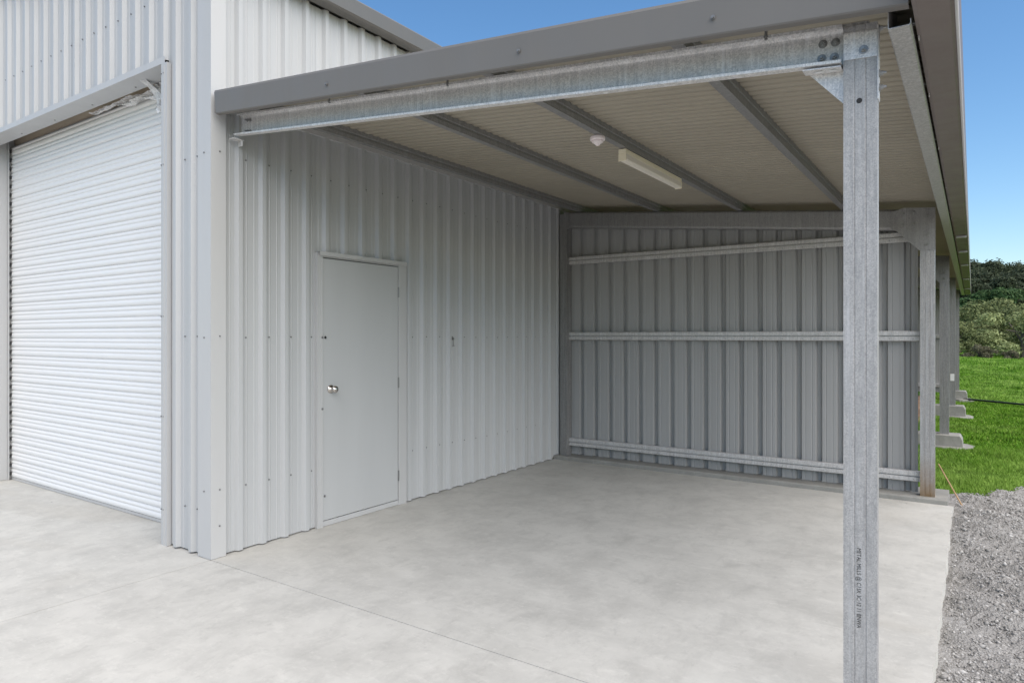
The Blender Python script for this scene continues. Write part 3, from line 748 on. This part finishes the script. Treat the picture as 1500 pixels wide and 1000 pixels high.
# ------------------------------------------------------------ trees and shrubs
def crown(name, n_, lobes, leaf, m, seed, flat=.75):
    r_ = np.random.default_rng(seed); L = np.array(lobes, float); w = (L[:, 3]**2); w /= w.sum()
    idx = r_.choice(len(L), n_, p=w); d_ = r_.normal(size=(n_, 3)); d_ /= np.linalg.norm(d_, axis=1)[:, None]
    d_[:, 2] = np.where((d_[:, 2] < -.35), -d_[:, 2], d_[:, 2])
    rr = (.72+.33*r_.random(n_)**1.0)*(1+.16*np.sin(d_[:, 0]*7+idx)*np.sin(d_[:, 1]*8+idx*2)*1.0+.10*np.sin(d_[:, 2]*11+idx))
    c = L[idx, :3] + d_*rr[:, None]*L[idx, 3:4]*np.array([1, 1, flat])
    nrm = d_+r_.normal(0, .55, (n_, 3)); nrm /= np.linalg.norm(nrm, axis=1)[:, None]
    t = np.cross(nrm, r_.normal(size=(n_, 3))); t /= np.linalg.norm(t, axis=1)[:, None]; b = np.cross(nrm, t)
    s_ = leaf*r_.uniform(.5, 1.3, (n_, 1)); t *= s_; b *= s_*.6
    q = np.stack([c-t, c-b*.9, c+t, c+b], 1).reshape(-1, 3)
    return tri_mesh(name, q, m, None, np.arange(n_*4).reshape(-1, 4))
def limbs(h, seed, spread, r=.12):
    b = MB(); rr = random.Random(seed); top = Vector((rr.uniform(-.2, .2), rr.uniform(-.2, .2), h*.45))
    b.cyl((0, 0, -.3), top+Vector((0, 0, .3)), r*1.3, top.length+.3, 8, r*.8)
    for i in range(6):
        a = i*1.05+rr.uniform(-.3, .3); e = Vector((math.cos(a)*spread*.4, math.sin(a)*spread*.4, h*rr.uniform(.45, .62)))
        s_ = top*rr.uniform(.5, 1); b.cyl(s_, e-s_, r*.6, (e-s_).length, 6, r*.18)
    return b
def lobeset(seed, h, w, n_=9, low=.25):
    rr = random.Random(seed); out = []
    for i in range(n_):
        a = rr.uniform(0, 2*math.pi); q = w*.5*math.sqrt(rr.random()); z = h*rr.uniform(low, .80)
        z *= 1-.35*(q/(w*.5))**2
        out.append((q*math.cos(a), q*math.sin(a), z, rr.uniform(.13, .22)*w))
    return out
protos = {}
def proto(key, m, h, w, n_, leaf, seed, low=.2, nl=10):
    me = crown(key, n_, lobeset(seed, h, w, nl, low), leaf, M[m], seed)
    lb = limbs(h, seed, w*.5, .05*w**.7); vs = np.array(lb.v); ml = bpy.data.meshes.new('trunk'); ml.from_pydata(lb.v, [], lb.f); ml.materials.append(M['bark'])
    protos[key] = (me, ml)
proto('pale', 'leaf_pale', 4.6, 5.4, 17000, .10, 11, .10, 24); proto('pale_b', 'leaf_pale', 4.2, 5.0, 15000, .10, 12, .10, 22)
proto('olive', 'leaf_mid', 5.2, 6.0, 17000, .11, 13, .10, 24); proto('olive_b', 'leaf_mid', 5.0, 5.6, 15000, .11, 16, .1, 20)
proto('green', 'leaf_green', 9, 9, 13000, .22, 14, .15, 12); proto('dark', 'leaf_dark', 10, 9, 12000, .22, 15, .35, 12)
proto('dark_b', 'leaf_dark', 10, 11, 7000, .20, 18, .58, 16)
proto('shrub', 'leaf_dry', 1.3, 2.4, 4500, .07, 17, .1, 8)
def tree(kind, x, y, s, rz, name, label, group, zoff=0):
    z = float(hill(np.array(float(x)), np.array(float(y))))+zoff
    t = thing(name, label, 'shrub' if kind == 'shrub' else 'tree', (x, y, z), group); t.scale = (s, s, s); t.rotation_euler = (0, 0, rz)
    WM[t.name] = Matrix.Identity(4)
    for nm, me in (('trunk', protos[kind][1]), ('crown', protos[kind][0])):
        o = bpy.data.objects.new(nm, me); scene.collection.objects.link(o); o.parent = t
G1 = 'bushy trees along the far edge of the field'
TL = [('pale', 7.0, 56, .92, .3, 'bushy_tree', 'pale green rounded bushy tree, brightest in front of the wood', G1),
      ('olive', 4.2, 60, .98, 1.2, 'bushy_tree', 'olive bushy tree just right of the gutter end, behind the field', G1),
      ('olive_b', 3.0, 54, .55, 2.2, 'bushy_tree', 'low yellow-green bushy tree hard against the farthest post', G1),
      ('pale_b', 10.6, 58, .95, 4.1, 'bushy_tree', 'bushy tree at the right edge of the picture behind the field', G1),
      ('olive_b', 5.6, 70, 1.0, 5.0, 'bushy_tree', 'taller olive tree showing above the two front bushy trees', G1),
      ('olive', 9.0, 70, .98, 3.0, 'bushy_tree', 'broad olive tree behind the brightest bushy tree', G1),
      ('green', 4.6, 86, .82, .5, 'forest_tree', 'deep green tree beyond the end of the gutter', 'trees on the slope'),
      ('green', 8.4, 96, .86, 1.9, 'forest_tree', 'deep green tree right of the slope centre', 'trees on the slope')]
for a in TL: tree(*a)
rr = random.Random(8)
ROWS = [(104, (3.2, 8.2), 1.0, 'dark evergreen tree in the lowest row of the far hillside wood', 'lowest trees of the far wood'),
        (122, (2.2, 6.2, 10.6), 1.1, 'dark spreading tree halfway up the far wooded hillside', 'middle trees of the far wood'),
        (146, (3.0, 7.4, 12.0), 1.15, 'blackish tree below the crest of the far wooded hillside', 'upper trees of the far wood'),
        (178, (2.0, 6.0, 10.0, 14.2), 1.2, 'dark thin crowned tree against the sky on the hill crest', 'crest trees of the far wood')]
ORD = ['leftmost in its row', 'second from the left', 'third from the left', 'fourth from the left']
for y, xs_, sc, lab, gr in ROWS:
    for q, x in enumerate(xs_):
        kd = rr.choice(['dark', 'dark_b', 'green']) if y < 130 else rr.choice(['dark', 'dark_b'])
        if y > 170: kd = 'dark_b'
        tree(kd, x+rr.uniform(-.6, .6), y+rr.uniform(-4, 4), sc*rr.uniform(.8, 1.08), rr.uniform(0, 6), 'forest_tree', lab+', '+ORD[q], gr)
fx = rng.uniform(-70, 90, 70000); fy = 100+140*rng.random(70000)
keep = ~((fx > -3) & (fx < 16) & (fy < 110)) & ~((fx > -12) & (fx < 30) & (fy > 150)); fx, fy = fx[keep], fy[keep]
fz_ = hill(fx, fy)+(2.0+3.8*np.abs(np.sin(fx*.43+np.sin(fy*.21)*2)*np.sin(fy*.37+fx*.11)))*rng.uniform(.55, 1.05, len(fx))
c_ = np.stack([fx, fy, fz_], -1); t_ = rng.normal(size=c_.shape); t_ /= np.linalg.norm(t_, axis=1)[:, None]; u_ = np.cross(t_, rng.normal(size=c_.shape)); u_ /= np.linalg.norm(u_, axis=1)[:, None]
t_ *= .5; u_ *= .34
q_ = np.stack([c_-t_, c_-u_, c_+t_, c_+u_], 1).reshape(-1, 3)
link(tag(bpy.data.objects.new('distant_wood', tri_mesh('distant_wood', q_, M['leaf_dark'], None, np.arange(len(q_)).reshape(-1, 4))), 'dark unbroken wood covering the rest of the far hill', 'wood', kind='stuff'))
for i, x in enumerate((3.0, 4.5, 6.0, 7.6)):
    tree('shrub', x, 51.2+rr.uniform(-.5, .5), rr.uniform(.5, .85), rr.uniform(0, 6), 'dry_shrub', 'low greyish shrub at the foot of the bushy trees, '+ORD[i], 'shrubs at the foot of the trees')
for x in (14.5,):
    tree(rr.choice(['pale', 'olive', 'olive_b']), x, 57+rr.uniform(-2, 4), rr.uniform(.9, 1.2), rr.uniform(0, 6), 'bushy_tree', 'bushy tree at the field edge, just past the right side of the picture', G1)
